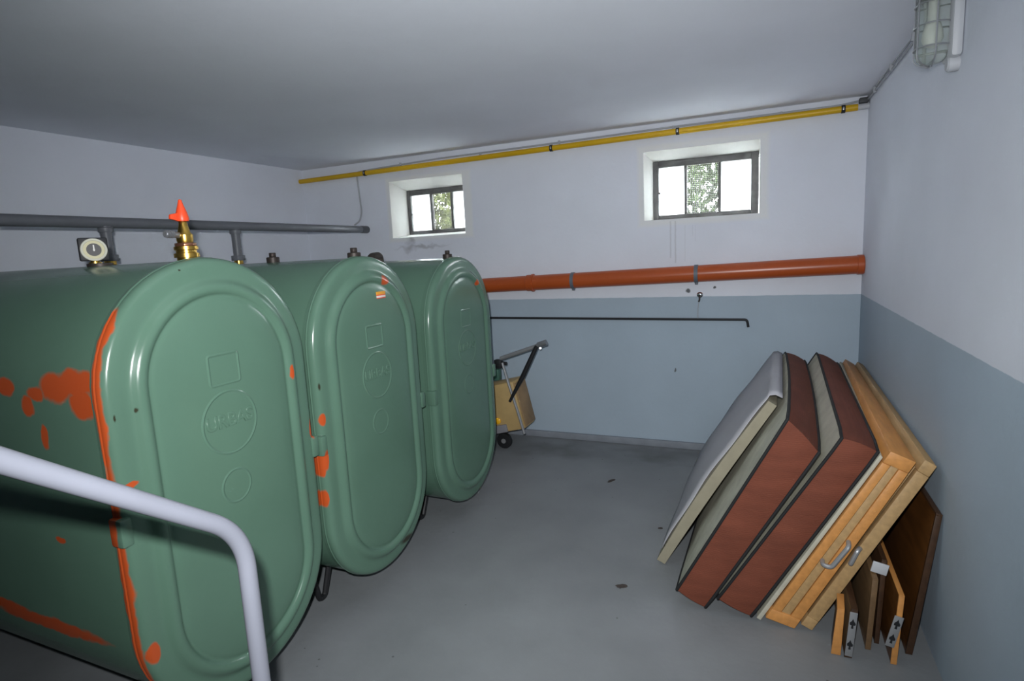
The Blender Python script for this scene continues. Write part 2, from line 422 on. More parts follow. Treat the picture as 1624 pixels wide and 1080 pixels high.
def tank(yc, z0, label, m_head, m_body):
    t = empty('oil_tank', (-1.68, yc, z0)); tag(t, label, 'tank', 'green steel oil tanks')
    obj('body', loft(body_prof, True, True), m_body, t, angle=50)
    hd = obj('head', loft(head_prof), m_head, t, angle=60)
    # weld seam bead between body and head
    obj('seam', tube_bm([(-.006, y, z) for y, z in stadium(.004)], .006, 8, closed=True), m_head, t)
    # pressed marks on the head: square, ring with lettering, small ring
    def sq(c, w, h, r):
        return tube_bm(bend([(FACE, c[0], c[1] - h), (FACE, c[0] - w, c[1] - h), (FACE, c[0] - w, c[1] + h), (FACE, c[0] + w, c[1] + h), (FACE, c[0] + w, c[1] - h), (FACE, c[0], c[1] - h)], .01, 3), r, 8)
    def ring(c, rad, r): return tube_bm([(FACE, c[0] + rad * math.cos(a * math.pi / 24), c[1] + rad * math.sin(a * math.pi / 24)) for a in range(48)], r, 8, closed=True)
    obj('embossed_square', sq((-.012, 1.135), .058, .05, .008), m_head, hd)
    obj('embossed_ring', ring((-.012, .955), .105, .008), m_head, hd)
    obj('embossed_ring', ring((-.018, .735), .056, .008), m_head, hd)
    me = text_mesh('URBAS', .062, .002); me.materials.append(m_head)
    lt = bpy.data.objects.new('embossed_lettering', me); COL.objects.link(lt); lt.parent = hd
    lt.matrix_local = Matrix(((0, 0, 1, FACE + .0052), (1, 0, 0, -.012), (0, 1, 0, .962), (0, 0, 0, 1)))
    # clamp lugs on both edges of the head
    for s in (-1, 1):
        y = s * (TW / 2 - .004)
        lg = obj('lug', box_bm((.012, y, .735), (.055, .036, .085), .008), m_head, t)
    # bent strap feet
    for fx in (-.24, -TL + .25):
        for s in (-1, 1):
            y = s * .2; zt = .395 - math.sqrt(.385 ** 2 - .2 ** 2)
            pts = bend([(fx, y - .065, zt - .01 - s * .03), (fx, y - .018, -z0 + .012), (fx, y + .018, -z0 + .012), (fx, y + .065, zt - .01 + s * .03)], .02, 4)
            obj('foot', tube_bm(pts, .014, 8), m_black, t)
    return t

# tank paint: red lead patches
T1, T2, T3 = (1.348, .135), (2.160, .12), (3.050, .095)
def loc(T, x, y, z): return (x + 1.68, y - T[0], z - T[1])
sp1 = [(loc(T1, -1.66, 1.63, 1.20), (.12, .013, .032)), (loc(T1, -1.66, .992, .475), (.12, .02, .035)), (loc(T1, -1.66, .995, 1.0), (.12, .03, .012)),
       (loc(T1, -1.66, 1.722, .95), (.12, .014, .045))]
b1 = [((.0, -.375, .55), (.024, .06, .50)), ((.0, -.37, 1.10), (.024, .06, .24)), ((-.0, -.33, 1.30), (.02, .06, .12)),
      ((-.10, -.385, 1.165), (.12, .06, .045)), ((-.19, -.385, 1.145), (.09, .06, .05)), ((-.08, -.385, 1.10), (.065, .06, .05)), ((-.30, -.385, 1.12), (.05, .06, .03)),
      ((-.35, -.385, 1.08), (.035, .06, .035)), ((-.45, -.385, 1.14), (.055, .06, .035)), ((-.29, -.385, .99), (.022, .06, .045)), ((-.45, -.36, .34), (.35, .05, .03)), ((-.8, -.36, .36), (.3, .05, .025)), ((-.3, -.39, .66), (.03, .05, .012))]
m_h1 = tank_mat('green_enamel_with_orange_primer', sp1 + b1[:3], dots=[(loc(T1, -1.64, 1.04, 1.21), (.12, .005, .010)), (loc(T1, -1.66, .985, 1.20), (.12, .004, .012)), (loc(T1, -1.66, 1.24, 1.60), (.12, .006, .004))])
m_b1 = tank_mat('green_body_with_orange_primer', b1, warp=.045, wscale=14)
sp2 = [(loc(T2, -1.66, 1.792, .962), (.12, .016, .032)), (loc(T2, -1.66, 1.785, .79), (.12, .018, .05)), (loc(T2, -1.66, 1.775, .755), (.12, .010, .04)), (loc(T2, -1.66, 1.778, .622), (.12, .009, .042)),
       (loc(T2, -1.64, 2.265, 1.505), (.12, .034, .026))]
m_h2 = tank_mat('green_enamel_with_orange_dabs', sp2, warp=.015, dots=[(loc(T2, -1.66, 1.79, 1.10), (.12, .006, .02)), (loc(T2, -1.66, 2.30, .19), (.12, .07, .02))])
sp3 = [(loc(T3, -1.64, 3.22, 1.43), (.12, .022, .022))]
m_h3 = tank_mat('green_enamel_with_orange_dot', sp3, warp=.015)
t1 = tank(*T1, 'green steel tank with orange primer along its seam, brass valve on top', m_h1, m_b1)
t2 = tank(*T2, 'green steel tank between two others, small orange sticker on its face', m_h2, m_green)
t3 = tank(*T3, 'green steel tank farthest from the stairs, next to the yellow case', m_h3, m_green)
# sticker on the middle tank
stk = bpy.data.materials.new('sticker_print'); stk.use_nodes = True; nt = stk.node_tree
sx = nt.nodes.new('ShaderNodeSeparateXYZ'); tc = nt.nodes.new('ShaderNodeTexCoord'); nt.links.new(tc.outputs['Generated'], sx.inputs[0])
rp = nt.nodes.new('ShaderNodeValToRGB'); nt.links.new(sx.outputs['Z'], rp.inputs[0]); rp.color_ramp.interpolation = 'CONSTANT'
for i, (p, c) in enumerate([(0, (.75, .06, .03)), (.14, (.85, .75, .7)), (.42, (.8, .10, .04)), (.58, (.80, .36, .03))]):
    e = rp.color_ramp.elements[i] if i < 2 else rp.color_ramp.elements.new(p); e.position = p; e.color = (*c, 1)
nt.links.new(rp.outputs[0], nt.nodes['Principled BSDF'].inputs['Base Color'])
tag(obj('sticker', box_bm((FACE + .0025, .065, 1.318), (.005, .066, .032), .0008), stk, t2), 'small orange and white printed sticker')

TOP = TH - .007
def plug(t, x, s=1.0):
    """dark hex plug fitting on a tank's crown"""
    p = obj('plug', lathe_bm([(.030 * s, -.004), (.030 * s, .022), (.026 * s, .025)], 24, c=(x, 0, TOP)), m_dark_fit, t)
    obj('plug_cap', hex_bm(.017 * s, .022, (x, 0, TOP + .024)), m_dark_fit, p)
m_dark_fit = mat('dark_iron_fitting', (.05, .04, .035), .5, metal=.4, var=.25)
plug(t2, -.03); plug(t2, -.52); plug(t3, -.05, .95)
# blue-black elbow cap on tank three
obj('elbow', tube_bm(bend([(-.54, .0, TOP - .01), (-.54, 0, TOP + .035), (-.54, -.085, TOP + .03), (-.54, -.10, TOP - .02)], .045, 6), [.026] * 16, 16), m_dark_fit, t3)
# filler rings
obj('filler_ring', lathe_bm([(.04, -.01), (.04, .008), (.03, .01)], 24, c=(-.52, .0, TOP)), m_dark_fit, t1)

# brass overfill valve on tank one
v = obj('valve', lathe_bm([(.030, -.006), (.030, .010), (.038, .011), (.038, .024), (.031, .026), (.031, .034), (.036, .036), (.036, .046), (.030, .048)], 28, c=(-.065, 0, TOP)), m_brass, t1)
obj('valve_collar', hex_bm(.033, .012, (-.065, 0, TOP + .046), 8), mat('copper_collar', (.32, .15, .09), .35, metal=.9), v)
obj('valve_body', lathe_bm([(.023, .058), (.025, .066), (.025, .084), (.019, .092), (.016, .105), (.013, .118), (.012, .132), (.009, .136)], 24, c=(-.065, 0, TOP)), m_brass, v)
obj('valve_spout', tube_bm([(-.065, -.02, TOP + .082), (-.055, -.045, TOP + .084), (-.045, -.082, TOP + .086)], [.010, .009, .007], 14), m_steel, v)
for k in range(3):
    obj('spout_nut', tube_bm([(-.051 + k * .003, -.052 - k * .011, TOP + .0845), (-.0495 + k * .003, -.057 - k * .011, TOP + .085)], .0125, 8), m_steel, v)
# red pointed cap with a side wing
bm = lathe_bm([(.019, .128), (.021, .136), (.016, .158), (.009, .18), (.005, .196), (.002, .198)], 18, c=(-.065, 0, TOP))
cap = obj('red_cap', bm, m_red, v)
obj('cap_wing', hexa_bm([(-.060, -.015, TOP + .128), (-.070, -.015, TOP + .128), (-.070, -.012, TOP + .155), (-.060, -.012, TOP + .155),
                         (-.060, -.045, TOP + .134), (-.070, -.045, TOP + .134), (-.070, -.043, TOP + .148), (-.060, -.043, TOP + .148)], .002), m_red, cap)

# level gauge on tank one
g = empty('gauge', (-.545, 0, TOP + .0)); g.parent = t1; g.rotation_euler = (0, 0, math.radians(-28))
obj('gauge_stem', lathe_bm([(.020, -.006), (.020, .014), (.014, .016), (.014, .03)], 20), m_brass, g)
hs = obj('gauge_housing', box_bm((0, 0, .060), (.052, .088, .082), .005), m_black, g)
obj('gauge_bezel', tube_bm([(.028, .036 * math.cos(a * math.pi / 20), .058 + .036 * math.sin(a * math.pi / 20)) for a in range(40)], .0045, 8, closed=True), mat('pale_bezel', (.62, .62, .52), .4), g)
dial = bpy.data.materials.new('gauge_dial'); dial.use_nodes = True; nt = dial.node_tree
tc = nt.nodes.new('ShaderNodeTexCoord'); mp = nt.nodes.new('ShaderNodeMapping'); nt.links.new(tc.outputs['Object'], mp.inputs[0])
mp.inputs['Location'].default_value = (0, 0, -.058); mp.inputs['Scale'].default_value = (0, 1, 1)
gl = nt.nodes.new('ShaderNodeVectorMath'); gl.operation = 'LENGTH'; nt.links.new(mp.outputs[0], gl.inputs[0])
rp = nt.nodes.new('ShaderNodeValToRGB'); rp.color_ramp.interpolation = 'CONSTANT'
nt.links.new(M(nt, 'MULTIPLY', gl.outputs['Value'], 25), rp.inputs[0])
for i, (p, c) in enumerate([(0, (.3, .3, .28)), (.09, (.02, .02, .02)), (.56, (.50, .47, .28))]):
    e = rp.color_ramp.elements[i] if i < 2 else rp.color_ramp.elements.new(p); e.position = p; e.color = (*c, 1)
nt.links.new(rp.outputs[0], nt.nodes['Principled BSDF'].inputs['Base Color'])
obj('gauge_dial', lathe_bm([(.036, .0265), (.036, .029)], 32, 'X', c=(0, 0, .058)), dial, g)
obj('gauge_needle', box_bm((.0305, 0, .064), (.002, .004, .022)), mat('needle_white', (.7, .7, .66), .5), g)

# ------------------------------------------------------------------ grey vent manifold above the tanks
PX, PZ = -3.43, 1.885
vm = empty('vent_pipe', (PX, 0, PZ)); tag(vm, 'long grey pipe joining the tank tops with short branches', 'pipe')
obj('pipe_run', tube_bm([(0, -.9, 0), (0, .5, 0), (0, 2.5, 0), (0, YB - .005, 0)], .031, 20), m_pipe_grey, vm)
obj('pipe_end', lathe_bm([(.033, YB - .10), (.034, YB - .09), (.034, YB - .012), (.033, YB - .005)], 20, 'Y'), mat('dark_pipe_end', (.10, .105, .115), .5), vm)
for T in (T1, T2, T3):
    zb = T[1] + TH - .007 - PZ
    br = obj('branch', tube_bm([(0, T[0], -.02), (0, T[0], zb + .05)], .029, 18), m_pipe_grey, vm)
    obj('branch_socket', lathe_bm([(.036, -.055), (.038, -.05), (.038, -.03), (.031, -.026)], 20, c=(0, T[0], 0)), m_pipe_grey, br)
    obj('union_nut', hex_bm(.046, .036, (0, T[0], zb + .055), 8), m_pipe_grey, br)
    obj('brass_nipple', lathe_bm([(.036, 0), (.036, .03), (.03, .034), (.03, .056)], 20, c=(0, T[0], zb + .0015)), m_brass, br)

# ------------------------------------------------------------------ handrail by the stairs
hr = empty('handrail', (-.9, .735, 0)); tag(hr, 'pale grey bent tube handrail rising beside the stairs', 'railing')
pts = bend([(0, 0, .0), (0, .0, 1.102), (-.005, -.342, 1.372 - .005), (-.01, -1.2, 2.05)], .075, 10)
obj('rail_tube', tube_bm(pts, .0165, 20), m_white_tube, hr)
obj('foot_plate', lathe_bm([(.045, 0), (.045, .006), (.02, .008), (.02, .012)], 24), m_white_tube, hr)

# ================================================================== things on the back wall
# orange drain pipe
dp = empty('drain_pipe', (0, 4.478, 0)); tag(dp, 'thick orange plastic drain pipe running along the white wall', 'pipe')
def oz(x): return 1.409 + (x - .61) * (1.409 - 1.337) / (.61 + 2.126)
obj('pipe_run', tube_bm([(-3.6, 0, oz(-3.6)), (-2, 0, oz(-2)), (.614, 0, oz(.614))], .0615, 28), m_orange, dp)
def along(x, prof, m, nm):
    bm = lathe_bm(prof, 28, 'X', c=(x, 0, oz(x))); return obj(nm, bm, m, dp)
along(-1.75, [(.063, -.05), (.068, -.045), (.068, -.006), (.073, -.004), (.073, .010), (.063, .014)], m_orange, 'socket')
along(.585, [(.063, -.012), (.066, -.010), (.066, .024), (.063, .026)], m_orange, 'socket')
m_clip = mat('grey_pipe_clip', (.13, .15, .18), .5, var=.1)
for x in (-1.40, -.452):
    c = along(x, [(.063, -.014), (.066, -.013), (.066, .013), (.063, .014)], m_clip, 'pipe_clip')
    obj('clip_bolt', box_bm((x, .0, oz(x) - .068), (.022, .02, .022), .003), m_clip, c)
    obj('clip_stem', tube_bm([(x, .05, oz(x)), (x, YB - 4.478, oz(x))], .008, 8), m_clip, c)

# yellow gas pipe
gp = empty('gas_pipe', (0, 4.522, 0)); tag(gp, 'thin yellow gas pipe just below the ceiling', 'pipe')
def yz(x): return 2.386 + (x + 4.16) * .0078
obj('pipe_run', tube_bm([(-4.148, 0, yz(-4.148)), (-1.8, 0, yz(-1.8)), (.55, 0, yz(.55))], .0215, 18), m_yellow, gp)
obj('pipe_sleeve', tube_bm([(.55, 0, yz(.55)), (.614, 0, yz(.614))], .019, 18), m_white_pl, gp)
for x in (-3.372, -1.558, -.585, .467):
    c = obj('pipe_clip', lathe_bm([(.0225, -.012), (.0255, -.011), (.0255, .011), (.0225, .012)], 20, 'X', c=(x, 0, yz(x))), m_black, gp)
    obj('clip_screw', box_bm((x, -.022, yz(x)), (.010, .012, .02), .002), m_steel, c)
    obj('clip_stem', tube_bm([(x, .01, yz(x)), (x, YB - 4.522, yz(x))], .006, 8), m_steel, c)

# cable above the gas pipe dropping to the grey pipe
YC = YB - .009
cb = empty('electric_cable', (0, 0, 0)); tag(cb, 'grey cable clipped above the yellow pipe and dropping beside it', 'cable')
path = [(.600, YC, 2.470), (.45, YC, 2.452), (-.6, YC, 2.455), (-1.6, YC, 2.447), (-2.6, YC, 2.444), (-3.3, YC, 2.424), (-3.485, YC, 2.415), (-3.49, YC, 2.36), (-3.47, YC, 2.05), (-3.50, YC, 1.97), (-3.56, YC - .01, 1.935)]
obj('cable_run', tube_bm(bend(path, .05, 4), .0075, 8), m_cable, cb)
for x in (-3.0, -2.2, -1.5, -.62, .1): obj('cable_clip', box_bm((x, YC - .005, 2.449 if x > -2 else 2.436), (.016, .018, .026), .003), m_cable, cb)
jb = obj('junction_box', box_bm((.583, YB - .026, 2.462), (.052, .05, .034), .006), mat('dark_grey_box', (.06, .065, .07), .6))
tag(jb, 'small dark junction box in the ceiling corner', 'box')
XC = XR - .009
c2 = empty('lamp_cable', (0, 0, 0)); tag(c2, 'pair of grey cables from the corner box to the wall lamp', 'cable')
obj('cable_run', tube_bm(bend([(XC, 4.53, 2.465), (XC, 3.9, 2.452), (XC, 3.3, 2.445), (XC, 2.78, 2.44)], .05, 4), .006, 8), m_cable, c2)
obj('cable_run', tube_bm(bend([(XC, 4.53, 2.482), (XC, 3.9, 2.476), (XC, 3.3, 2.47), (XC, 2.78, 2.465)], .05, 4), .005, 8), m_cable, c2)
for y in (4.25, 3.75, 3.25): obj('cable_clip', box_bm((XC - .004, y, 2.462), (.018, .014, .036), .003), m_cable, c2)

# black iron bar hanging on a hook
bz = lambda x: 1.031 + (x + .102) * (1.048 - 1.031) / (-2.07)
ib = empty('iron_bar', (0, YB - .022, 0)); tag(ib, 'long thin black bar with a bent end hung along the dado', 'bar')
obj('bar_rod', tube_bm(bend([(-2.9, 0, bz(-2.9)), (-1, 0, bz(-1)), (-.103, 0, bz(-.103)), (-.094, 0, .976)], .02, 5), .0095, 10), m_black, ib)
hk = empty('wall_hook', (-.435, YB, 1.218)); tag(hk, 'white wall hook with a short cord above the black bar', 'hook')
obj('hook_disc', lathe_bm([(.022, -.001), (.022, -.010), (.014, -.018), (.006, -.020)], 20, 'Y'), mat('chrome', (.75, .75, .76), .15, metal=1.0), hk)
obj('hook_arm', tube_bm(bend([(0, -.018, 0), (0, -.035, -.01), (0, -.035, -.035), (-.006, -.03, -.05)], .012, 4), .006, 8), m_dark_fit, hk)
obj('cord', tube_bm([(-.004, -.03, -.045), (-.012, -.026, -.10), (-.014, -.022, -.195)], .0035, 6), m_cable, hk)

# caged bulkhead lamp on the right wall
glass = bpy.data.materials.new('lamp_glass'); glass.use_nodes = True
gb = glass.node_tree.nodes['Principled BSDF']; gb.inputs['Base Color'].default_value = (.80, .86, .80, 1); gb.inputs['Roughness'].default_value = .06
gb.inputs['Transmission Weight'].default_value = .9; gb.inputs['IOR'].default_value = 1.25
gn = glass.node_tree.nodes.new('ShaderNodeTexNoise'); gn.inputs['Scale'].default_value = 40
gbp = glass.node_tree.nodes.new('ShaderNodeBump'); gbp.inputs['Strength'].default_value = .15
glass.node_tree.links.new(gn.outputs['Fac'], gbp.inputs['Height']); glass.node_tree.links.new(gbp.outputs[0], gb.inputs['Normal'])
lp = empty('wall_lamp', (XR, 2.60, 2.315)); tag(lp, 'caged glass wall lamp on a white base near the ceiling', 'lamp')
obj('lamp_base', box_bm((-.018, 0, .01), (.036, .13, .27), .014), m_white_pl, lp)
obj('base_foot', lathe_bm([(.026, 0), (.026, -.03), (.02, -.036)], 18, 'X', c=(-.0, -.01, -.138)), m_white_pl, lp)
jar = []
for r, h in [(.012, -.128), (.032, -.124), (.044, -.112), (.050, -.09), (.050, .09), (.046, .11)]: jar.append((r, h))
obj('glass_jar', lathe_bm(jar, 28, c=(-.078, 0, .0)), glass, lp)
obj('lamp_socket', lathe_bm([(.048, .095), (.052, .10), (.052, .135), (.03, .14)], 24, c=(-.078, 0, 0)), mat('grey_socket', (.2, .21, .21), .5), lp)
obj('bulb', lathe_bm([(.004, -.075), (.018, -.068), (.026, -.045), (.024, -.02), (.014, .02), (.013, .09)], 20, c=(-.078, 0, 0)), mat('opal_bulb', (.75, .76, .72), .3), lp)
for zz in (-.075, .0, .07):
    obj('cage_hoop', tube_bm([(-.078 + .056 * math.cos(a * math.pi / 14), .056 * math.sin(a * math.pi / 14), zz) for a in range(28)], .0028, 6, closed=True), m_steel, lp)
for a in (90, 150, 210, 270):
    ca, sa = math.cos(math.radians(a)), math.sin(math.radians(a))
    obj('cage_wire', tube_bm(bend([(-.078 + .056 * ca, .056 * sa, .12), (-.078 + .056 * ca, .056 * sa, -.115), (-.078 + .01 * ca, .01 * sa, -.137)], .03, 5), .0028, 6), m_steel, lp)

# ================================================================== leaning mattresses
def V2(a, b, t): return (a[0] + (b[0] - a[0]) * t, a[1] + (b[1] - a[1]) * t)
class Slab:
    """leaning slab: near and far cross-sections (x,z): br, tr, tl, bl"""
    def __init__(s, near, far, y0, y1, bow=0.0): s.n, s.f, s.y0, s.y1, s.bow = near, far, y0, y1, bow
    def p(s, u, t, v):
        """u 0 bottom..1 top, t 0 right face..1 left face, v 0 near..1 far"""
        def cs(q): return V2(V2(q[0], q[1], u), V2(q[3], q[2], u), t)
        a, b = cs(s.n), cs(s.f); x, z = V2(a, b, v)
        k = math.sin(math.pi * v) * s.bow * u
        return Vector((x + k, s.y0 + (s.y1 - s.y0) * v, z + k * .3))
def perimeter(n=14, r=.03):
    pts = []
    for k in range(n): pts.append((k / n, 0.0))           # near edge going up
    for k in range(n): pts.append((1.0, k / n))           # top edge going back
    for k in range(n): pts.append((1 - k / n, 1.0))
    for k in range(n): pts.append((0.0, 1 - k / n))
    out = []
    for u, v in pts:                                       # rounded corners
        du, dv = u - .5, v - .5
        if abs(du) == .5 and abs(dv) == .5: du *= .985; dv *= .993
        out.append((du + .5, dv + .5))
    return out
PER = perimeter()
def mattress(S, label, puff=.02, group='brown edged spring mattresses'):
    base = S.p(0, 0, .5); t = empty('mattress', (base.x, S.y0, 0)); tag(t, label, 'mattress', group)
    o = Vector(t.location)
    # border band
    bm = bmesh.new(); rows = []
    for k in range(7):
        tt = k / 6; bul = math.sin(math.pi * tt) * .010
        row = []
        for u, v in PER:
            p = S.p(u, tt, v)
            if v < .01: p.y -= bul
            elif v > .99: p.y += bul
            if u > .99: p.z += bul
            row.append(bm.verts.new(p - o))
        rows.append(row)
    k = len(PER)
    for A, B in zip(rows, rows[1:]):
        for j in range(k): bm.faces.new((A[j], A[(j + 1) % k], B[(j + 1) % k], B[j]))
    obj('border', bm, m_brown, t, angle=60)
    for side in (0, 1):
        bm = bmesh.new(); G = 12; grid = []
        d = (S.p(.5, 1, .5) - S.p(.5, 0, .5)).normalized() * (1 if side else -1)
        for i in range(G + 1):
            row = []
            for j in range(G + 1):
                u, v = i / G, j / G
                if u in (0, 1) and v in (0, 1): u = .5 + (u - .5) * .985; v = .5 + (v - .5) * .993
                e = min(1, 6 * min(u, 1 - u)) * min(1, 8 * min(v, 1 - v))
                qu = .002 * math.sin(i * 2.1) * math.sin(j * 2.1)
                row.append(bm.verts.new(S.p(u, side, v) + d * ((puff if side else .002) * e + qu * e) - o))
            grid.append(row)
        for i in range(G):
            for j in range(G): bm.faces.new((grid[i][j], grid[i + 1][j], grid[i + 1][j + 1], grid[i][j + 1]))
        obj('cover', bm, m_cream, t, angle=80)
        obj('piping', tube_bm([S.p(u, side, v) - o for u, v in PER], .0068, 8, closed=True), m_piping, t)
    return t
# tops rise towards the wall; cross-sections measured at the near end and the far end
S1 = Slab([(-.216, .010), (.213, .772), (.099, .900), (-.338, .070)], [(-.168, .010), (.270, .785), (.150, .838), (-.29, .075)], 2.45, 4.32, .012)
S2 = Slab([(-.030, .010), (.411, .794), (.290, .838), (-.165, .064)], [(.02, .010), (.462, .778), (.340, .842), (-.105, .07)], 2.45, 4.30, .0)
mattress(S1, 'brown edged mattress leaning between the foam pad and another mattress', .016)
mattress(S2, 'brown edged mattress leaning against the pine bed frame', .006)

# thin foam pad with pale cover leaning on the first mattress
SF = Slab([(-.437, .004), (.065, .860), (.030, .882), (-.476, .022)], [(-.40, .004), (.105, .800), (.07, .823), (-.432, .022)], 2.78, 4.28, 0)
fp = empty('foam_pad', (-.44, 2.78, 0)); tag(fp, 'thin foam pad with pale grey cover leaning on the mattresses', 'foam pad')
o = Vector(fp.location); bm = bmesh.new(); G = 16
def fpos(u, t, v):
    p = SF.p(u, t, v); b = math.sin(math.pi * u) * (.018 + .03 * math.sin(math.pi * min(v * 1.1, 1)))
    return p + Vector((-.87, 0, .49)) * b * (.35 + .65 * t)
rows = []
for i in range(G + 1):
    u = i / G; r0 = [bm.verts.new(fpos(u, 0, j / 10) - o) for j in range(11)]; r1 = [bm.verts.new(fpos(u, 1, j / 10) - o) for j in range(11)]
    rows.append((r0, r1))
for i in range(G):
    for k in (0, 1):
        for j in range(10): bm.faces.new((rows[i][k][j], rows[i + 1][k][j], rows[i + 1][k][j + 1], rows[i][k][j + 1]))
    for j in (0, 10): bm.faces.new((rows[i][0][j], rows[i + 1][0][j], rows[i + 1][1][j], rows[i][1][j]))
for i in (0, G):
    for j in range(10): bm.faces.new((rows[i][0][j], rows[i][0][j + 1], rows[i][1][j + 1], rows[i][1][j]))
obj('foam_core', bm, m_foam, fp, angle=50)
# cover: a sheet over the upper face that folds over the top edge
bm = bmesh.new(); rows = []
prof = [(u / 18, 1.0) for u in range(1, 19)]
for k, (u, tt) in enumerate(prof):
    rows.append([bm.verts.new(fpos(u, 1, .015 + .97 * j / 12) + Vector((-.87, 0, .49)) * (.006 + .003 * math.sin(k * .9 + j)) - o) for j in range(13)])
top = [[bm.verts.new(fpos(1, 1, .015 + .97 * j / 12) + Vector(d) - o) for j in range(13)] for d in ((.004, 0, .022), (.030, 0, .026), (.058, 0, .012))]
rows += top
for A, B in zip(rows, rows[1:]):
    for j in range(12): bm.faces.new((A[j], A[j + 1], B[j + 1], B[j]))
c = obj('cover', bm, m_pad, fp, angle=80)
sol = c.modifiers.new('thickness', 'SOLIDIFY'); sol.thickness = .004; sol.offset = 0

# ------------------------------------------------------------------ wooden slatted bed bases
def strip_box(S, u0, u1, t0, t1, v0, v1, bv, o):
    q = lambda u, t, v: S.p(u, t, v) - o
    return hexa_bm([q(u0, t0, v0), q(u1, t0, v0), q(u1, t1, v0), q(u0, t1, v0), q(u0, t0, v1), q(u1, t0, v1), q(u1, t1, v1), q(u0, t1, v1)], bv)
# cream topper sheet between second mattress and frame
ST = Slab([(.011, .004), (.425, .768), (.415, .779), (-.006, .012)], [(.06, .004), (.49, .775), (.474, .786), (.034, .012)], 2.455, 4.28)
ts = empty('mattress_topper', (.0, 2.455, 0)); tag(ts, 'thin cream topper squeezed between the mattress and the pine bed frame', 'topper')
obj('topper_sheet', strip_box(ST, 0, 1, 0, 1, 0, 1, .003, Vector(ts.location)), m_cream, ts)
SB1 = Slab([(.140, .004), (.528, .765), (.446, .800), (.028, .030)], [(.175, .004), (.560, .765), (.505, .80), (.075, .03)], 2.44, 4.30)
SB2 = Slab([(.205, .004), (.594, .752), (.556, .775), (.163, .024)], [(.225, .004), (.610, .765), (.575, .785), (.19, .024)], 2.45, 4.30)
def bed_base(S, label, panel, matr, handle):
    b = empty('slatted_bed', S.p(0, .5, 0)); b.location.z = 0; tag(b, label, 'bed base'); o = Vector(b.location)
    obj('side_rail', strip_box(S, .94, 1, 0, 1, 0, 1, .004, o), matr, b)
    obj('side_rail', strip_box(S, 0, .06, 0, 1, 0, 1, .004, o), matr, b)
    if panel:   # end rail made of two strips with an inset between
        for v0, v1 in ((0.0, .018), (.985, 1.0)):
            obj('end_rail', strip_box(S, .06, .94, 0, .36, v0, v1, .003, o), matr, b)
            obj('end_rail', strip_box(S, .06, .94, .68, 1, v0, v1, .003, o), matr, b)
            obj('end_panel', strip_box(S, .06, .94, .38, .66, v0 + .003, v1 + .002, .001, o), m_tan, b)
    else:
        for v0, v1 in ((0.0, .02), (.985, 1.0)): obj('end_rail', strip_box(S, .06, .94, 0, 1, v0, v1, .003, o), matr, b)
    n = 13
    for k in range(n):
        v = .06 + .88 * k / (n - 1); obj('slat', strip_box(S, .06, .94, .55, .75, v - .016, v + .016, .002, o), m_tan, b)
    if handle:
        pts = [S.p(u, t, 0) + Vector((0, y, 0)) - o for u, t, y in handle]
        obj('metal_handle', tube_bm(bend(pts, .02, 4), .009, 10), m_plate, b)
    return b
bed_base(SB1, 'pine bed base leaning beside the cream topper, grey handle on its end', True, m_pine, [(.40, .62, 0), (.395, .62, -.028), (.40, .34, -.034), (.53, .28, -.034), (.535, .28, 0)])
bed_base(SB2, 'thin worn wooden bed base leaning against the grey wall', False, m_tan, [(.42, .8, 0), (.41, .9, -.02), (.49, 1.1, -.022), (.495, .9, 0)])

# ------------------------------------------------------------------ dismantled bed boards under the leaning stack
def board(label, near, y0, y1, m_face, m_edge, extra=None, dx=0.0, name='bed_board'):
    """near cross-section br,tr,tl,bl (x,z); lighter edge band on top and near end"""
    b = empty(name, ((near[0][0] + near[3][0]) / 2, y0, 0)); tag(b, label, 'board', 'loose bed boards'); o = Vector(b.location)
    far = [(x + dx, z) for x, z in near]; S = Slab(near, far, y0, y1)
    obj('panel', strip_box(S, 0, .985, .05, .95, .012, 1, .002, o), m_face, b)
    obj('edge_band', strip_box(S, .985, 1.0, 0, 1, 0, 1, .001, o), m_edge, b)
    obj('edge_band', strip_box(S, 0, .985, 0, 1, 0, .012, .001, o), m_edge, b)
    return b, S, o
board('short light edged board on the floor in front of the slotted plate', [(.295, .002), (.303, .196), (.278, .195), (.262, .002)], 2.33, 2.442, m_dark_wood, m_pine, dx=.01)
# slotted hook plate fixed to its near end
def plate(parent, o, c, w, h, rot, y):
    """galvanised hook plate with two keyhole slots"""
    p = obj('hook_plate', box_bm(Vector((c[0], y, c[1])) - o, (w, .004, h), .0015, Matrix.Rotation(rot, 3, 'Y')), m_plate, parent)
    for k in (-1, 1):
        bm = bmesh.new(); cc = Vector((c[0], y - .003, c[1])) - o + Matrix.Rotation(rot, 3, 'Y') @ Vector((0, 0, k * h * .24))
        R2 = Matrix.Rotation(rot, 3, 'Y')
        outline = [(0, .022), (.004, .012), (.010, .004), (.009, -.004), (.003, -.005), (.004, -.018), (-.004, -.018), (-.003, -.005), (-.009, -.004), (-.010, .004), (-.004, .012)]
        f = [bm.verts.new(cc + R2 @ Vector((x, 0, z))) for x, z in outline]; g_ = [bm.verts.new(v.co + Vector((0, .002, 0))) for v in f]
        bm.faces.new(f); bm.faces.new(list(reversed(g_)))
        for i in range(len(f)): bm.faces.new((f[i], f[i - 1], g_[i - 1], g_[i]))
        obj('keyhole', bm, m_black, p, smooth=False)
bb, Sb, o = board('narrow dark board with a slotted grey plate next to the light edged board', [(.332, .002), (.347, .206), (.324, .208), (.306, .002)], 2.325, 3.2, m_mid_wood, m_dark_wood)
plate(bb, o, (.326, .105), .026, .185, math.radians(4), 2.320)
board('mid brown veneered board standing under the bed bases', [(.405, .002), (.420, .30), (.400, .30), (.386, .002)], 2.40, 3.3, m_mid_wood, m_mid_wood)
